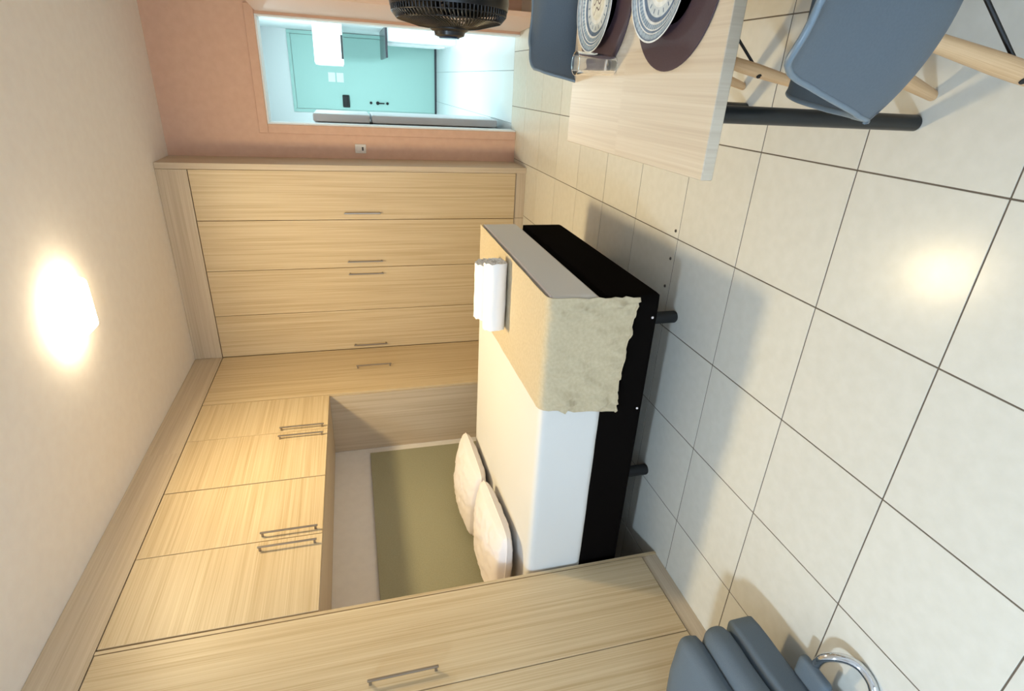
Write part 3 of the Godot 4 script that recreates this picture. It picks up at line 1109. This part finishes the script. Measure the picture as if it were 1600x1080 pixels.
# ==================================================================== sofa
func build_sofa():
	var t := thing("sofa", "low grey fabric sofa with stacked cushions against the tall wardrobe", "sofa", Vector3(-1.88, 0, -0.018))
	var st := begin()
	soft_box(st, Vector3(0.0, 0.165, 0.0), Vector3(0.47, 0.115, 1.90), 0.022, 24, "soft")
	part("base", st, M.sofa, t)
	st = begin()
	soft_box(st, Vector3(0.0, 0.277, -0.005), Vector3(0.462, 0.110, 1.90), 0.05, 24, "soft")
	part("seat_cushion", st, M.sofa, t)
	st = begin()
	soft_box(st, Vector3(-0.03, 0.362, -0.005), Vector3(0.42, 0.075, 1.93), 0.034, 24, "crown")
	part("top_cushion", st, M.sofa, t)
	for z in [-0.675, 0.62]:
		var out := Transform3D(Basis(), Vector3(0.23, 0, z))
		var path := []
		var arc := [Vector3(-0.05, 0.105, 0), Vector3(0.04, 0.085, 0.0), Vector3(0.115, 0.082, 0.01), Vector3(0.155, 0.066, 0.035), Vector3(0.168, 0.035, 0.065), Vector3(0.165, 0.016, 0.10), Vector3(0.14, 0.015, 0.15), Vector3(0.05, 0.03, 0.19), Vector3(-0.03, 0.075, 0.19), Vector3(-0.05, 0.105, 0.18)]
		for k in arc.size() - 1:
			for f in 4:
				var p0: Vector3 = arc[maxi(k - 1, 0)]
				var p3: Vector3 = arc[mini(k + 2, arc.size() - 1)]
				path.append(out * arc[k].cubic_interpolate(arc[k + 1], p0, p3, f / 4.0))
		path.append(out * arc[-1])
		st = begin()
		tube(st, path, 0.015, 14)
		part("leg", st, M.chrome, t, "curved chrome tube leg")
		st = begin()
		soft_box(st, out * Vector3(0.02, 0.097, 0.02), Vector3(0.12, 0.036, 0.13), 0.015, 6)
		part("bracket", st, M.sofa, t)

# ==================================================================== fan
func build_fan():
	# pedestal fan turned towards the bed: its axis runs along -x
	var at := Vector3(0.455, 1.06, -2.40)
	var t := thing("pedestal_fan", "black pedestal fan turned towards the bed, in front of the doorway", "fan", Vector3(0.62, 0, -2.40))
	var o := at - t.position
	var ax := Transform3D(Basis(Vector3.BACK, PI / 2), o)      # local y -> -x
	var st := begin()
	# guard: rim rings, rear and front wires
	var R := 0.235
	var prof_front := [Vector2(R, 0.02), Vector2(R * 0.985, 0.055), Vector2(R * 0.90, 0.078), Vector2(R * 0.55, 0.098), Vector2(0.060, 0.106)]
	var prof_rear := [Vector2(R, 0.0), Vector2(R * 0.96, -0.05), Vector2(R * 0.70, -0.085), Vector2(0.07, -0.095)]
	for side in 2:
		var prof: Array = prof_front if side == 0 else prof_rear
		st = begin()
		for i in 90:
			var g := TAU * i / 90.0
			var path := []
			for p in prof:
				var gg: float = g + (0.5 if side == 0 else 0.2) * (1.0 - p.x / R)
				path.append(ax * Vector3(p.x * cos(gg), p.y, p.x * sin(gg)))
			tube(st, path, 0.0036, 5, false)
		for p in [prof[1], prof[2]]:
			tube(st, ring(ax, p.x, p.y, 60), 0.003, 5, false, true)
		part("guard", st, M.fan_black, t)
	st = begin()
	lathe(st, [Vector2(R - 0.004, -0.012), Vector2(R + 0.006, -0.010), Vector2(R + 0.008, 0.012), Vector2(R + 0.004, 0.036), Vector2(R - 0.006, 0.036)], 64, ax, false)
	part("rim", st, M.fan_black, t)
	st = begin()
	lathe(st, [Vector2(0.082, 0.090), Vector2(0.080, 0.110), Vector2(0.066, 0.118), Vector2(0.062, 0.131), Vector2(0.048, 0.136), Vector2(0.0, 0.137)], 32, ax, false)
	var cap := part("hub_cap", st, M.fan_black, t)
	st = begin()
	lathe(st, [Vector2(0.044, 0.1365), Vector2(0.040, 0.142), Vector2(0.0, 0.143)], 28, ax, false)
	part("badge", st, M.fan_badge, cap)
	for k in 5:
		st = begin()
		var rows := []
		for j in 9:
			var f := j / 8.0
			var r := lerpf(0.035, 0.205, f)
			var row := []
			for i in 9:
				var e := i / 8.0 - 0.5
				var wide := 0.75 * (0.55 + 0.45 * sin(f * 2.4 + 0.3))
				var g := TAU * k / 5.0 + e * wide * (0.09 / maxf(r, 0.06)) * 2.0 + f * 0.4
				row.append(ax * Vector3(r * cos(g), 0.03 + e * 0.07 * (1.0 - 0.5 * f), r * sin(g)))
			rows.append(row)
		grid(st, rows)
		part("blade", st, M.fan_black, t)
	st = begin()
	lathe(st, [Vector2(0.0, -0.20), Vector2(0.045, -0.195), Vector2(0.062, -0.17), Vector2(0.068, -0.10), Vector2(0.06, -0.03), Vector2(0.02, -0.025), Vector2(0.015, 0.05)], 28, ax, false)
	part("motor", st, M.fan_black, t)
	st = begin()
	tube(st, [Vector3(0.0, 0.03, 0), Vector3(0, 0.55, 0), Vector3(0, 0.98, 0)], [0.018, 0.016, 0.014], 16)
	part("pole", st, M.fan_black, t)
	st = begin()
	box(st, Vector3(0, 0.985, 0), Vector3(0.07, 0.12, 0.06), 0.015)
	part("neck", st, M.fan_black, t)
	st = begin()
	lathe(st, [Vector2(0.0, 0.0), Vector2(0.20, 0.0), Vector2(0.205, 0.012), Vector2(0.19, 0.028), Vector2(0.05, 0.05), Vector2(0.02, 0.06), Vector2(0.0, 0.06)], 48)
	part("base", st, M.fan_black, t)

func ring(t: Transform3D, r: float, y: float, n: int) -> Array:
	var a := []
	for i in n: a.append(t * Vector3(r * cos(TAU * i / n), y, r * sin(TAU * i / n)))
	return a

# ==================================================================== small things
func build_small_things():
	var t := thing("light_switch", "small cream switch and socket plate on the pink wall beside the wardrobe", "light switch", Vector3(-0.424, 1.401, BACK))
	part("plate", one_box(Vector3(-0.038, -0.046, 0), Vector3(0.038, 0.046, 0.008), 0.003), M.switch_white, t)
	part("rocker", one_box(Vector3(-0.020, 0.005, 0.007), Vector3(0.020, 0.034, 0.012), 0.003), M.switch_white, t)
	var st := begin()
	box(st, Vector3(0.0, -0.018, 0.0085), Vector3(0.030, 0.014, 0.003), 0.001)
	part("socket", st, M.slot, t)
	var spots := [Vector3(-0.445, 0, -2.136), Vector3(-0.583, 0, -2.139), Vector3(-0.728, 0, -2.146)]
	var said := ["tiny dark stud in the floor by the bed foot, farthest from the bed", "tiny dark stud in the floor by the bed foot, middle of three in a row", "tiny dark stud in the floor by the bed foot, right against the bed corner"]
	for k in 3:
		st = begin()
		lathe(st, [Vector2(0.0, 0.0), Vector2(0.008, 0.0), Vector2(0.007, 0.003), Vector2(0.0, 0.004)], 14)
		var o := solo("floor_stud", st, M.slot, said[k], "floor stud", "row of floor studs by the bed foot")
		o.position = spots[k]
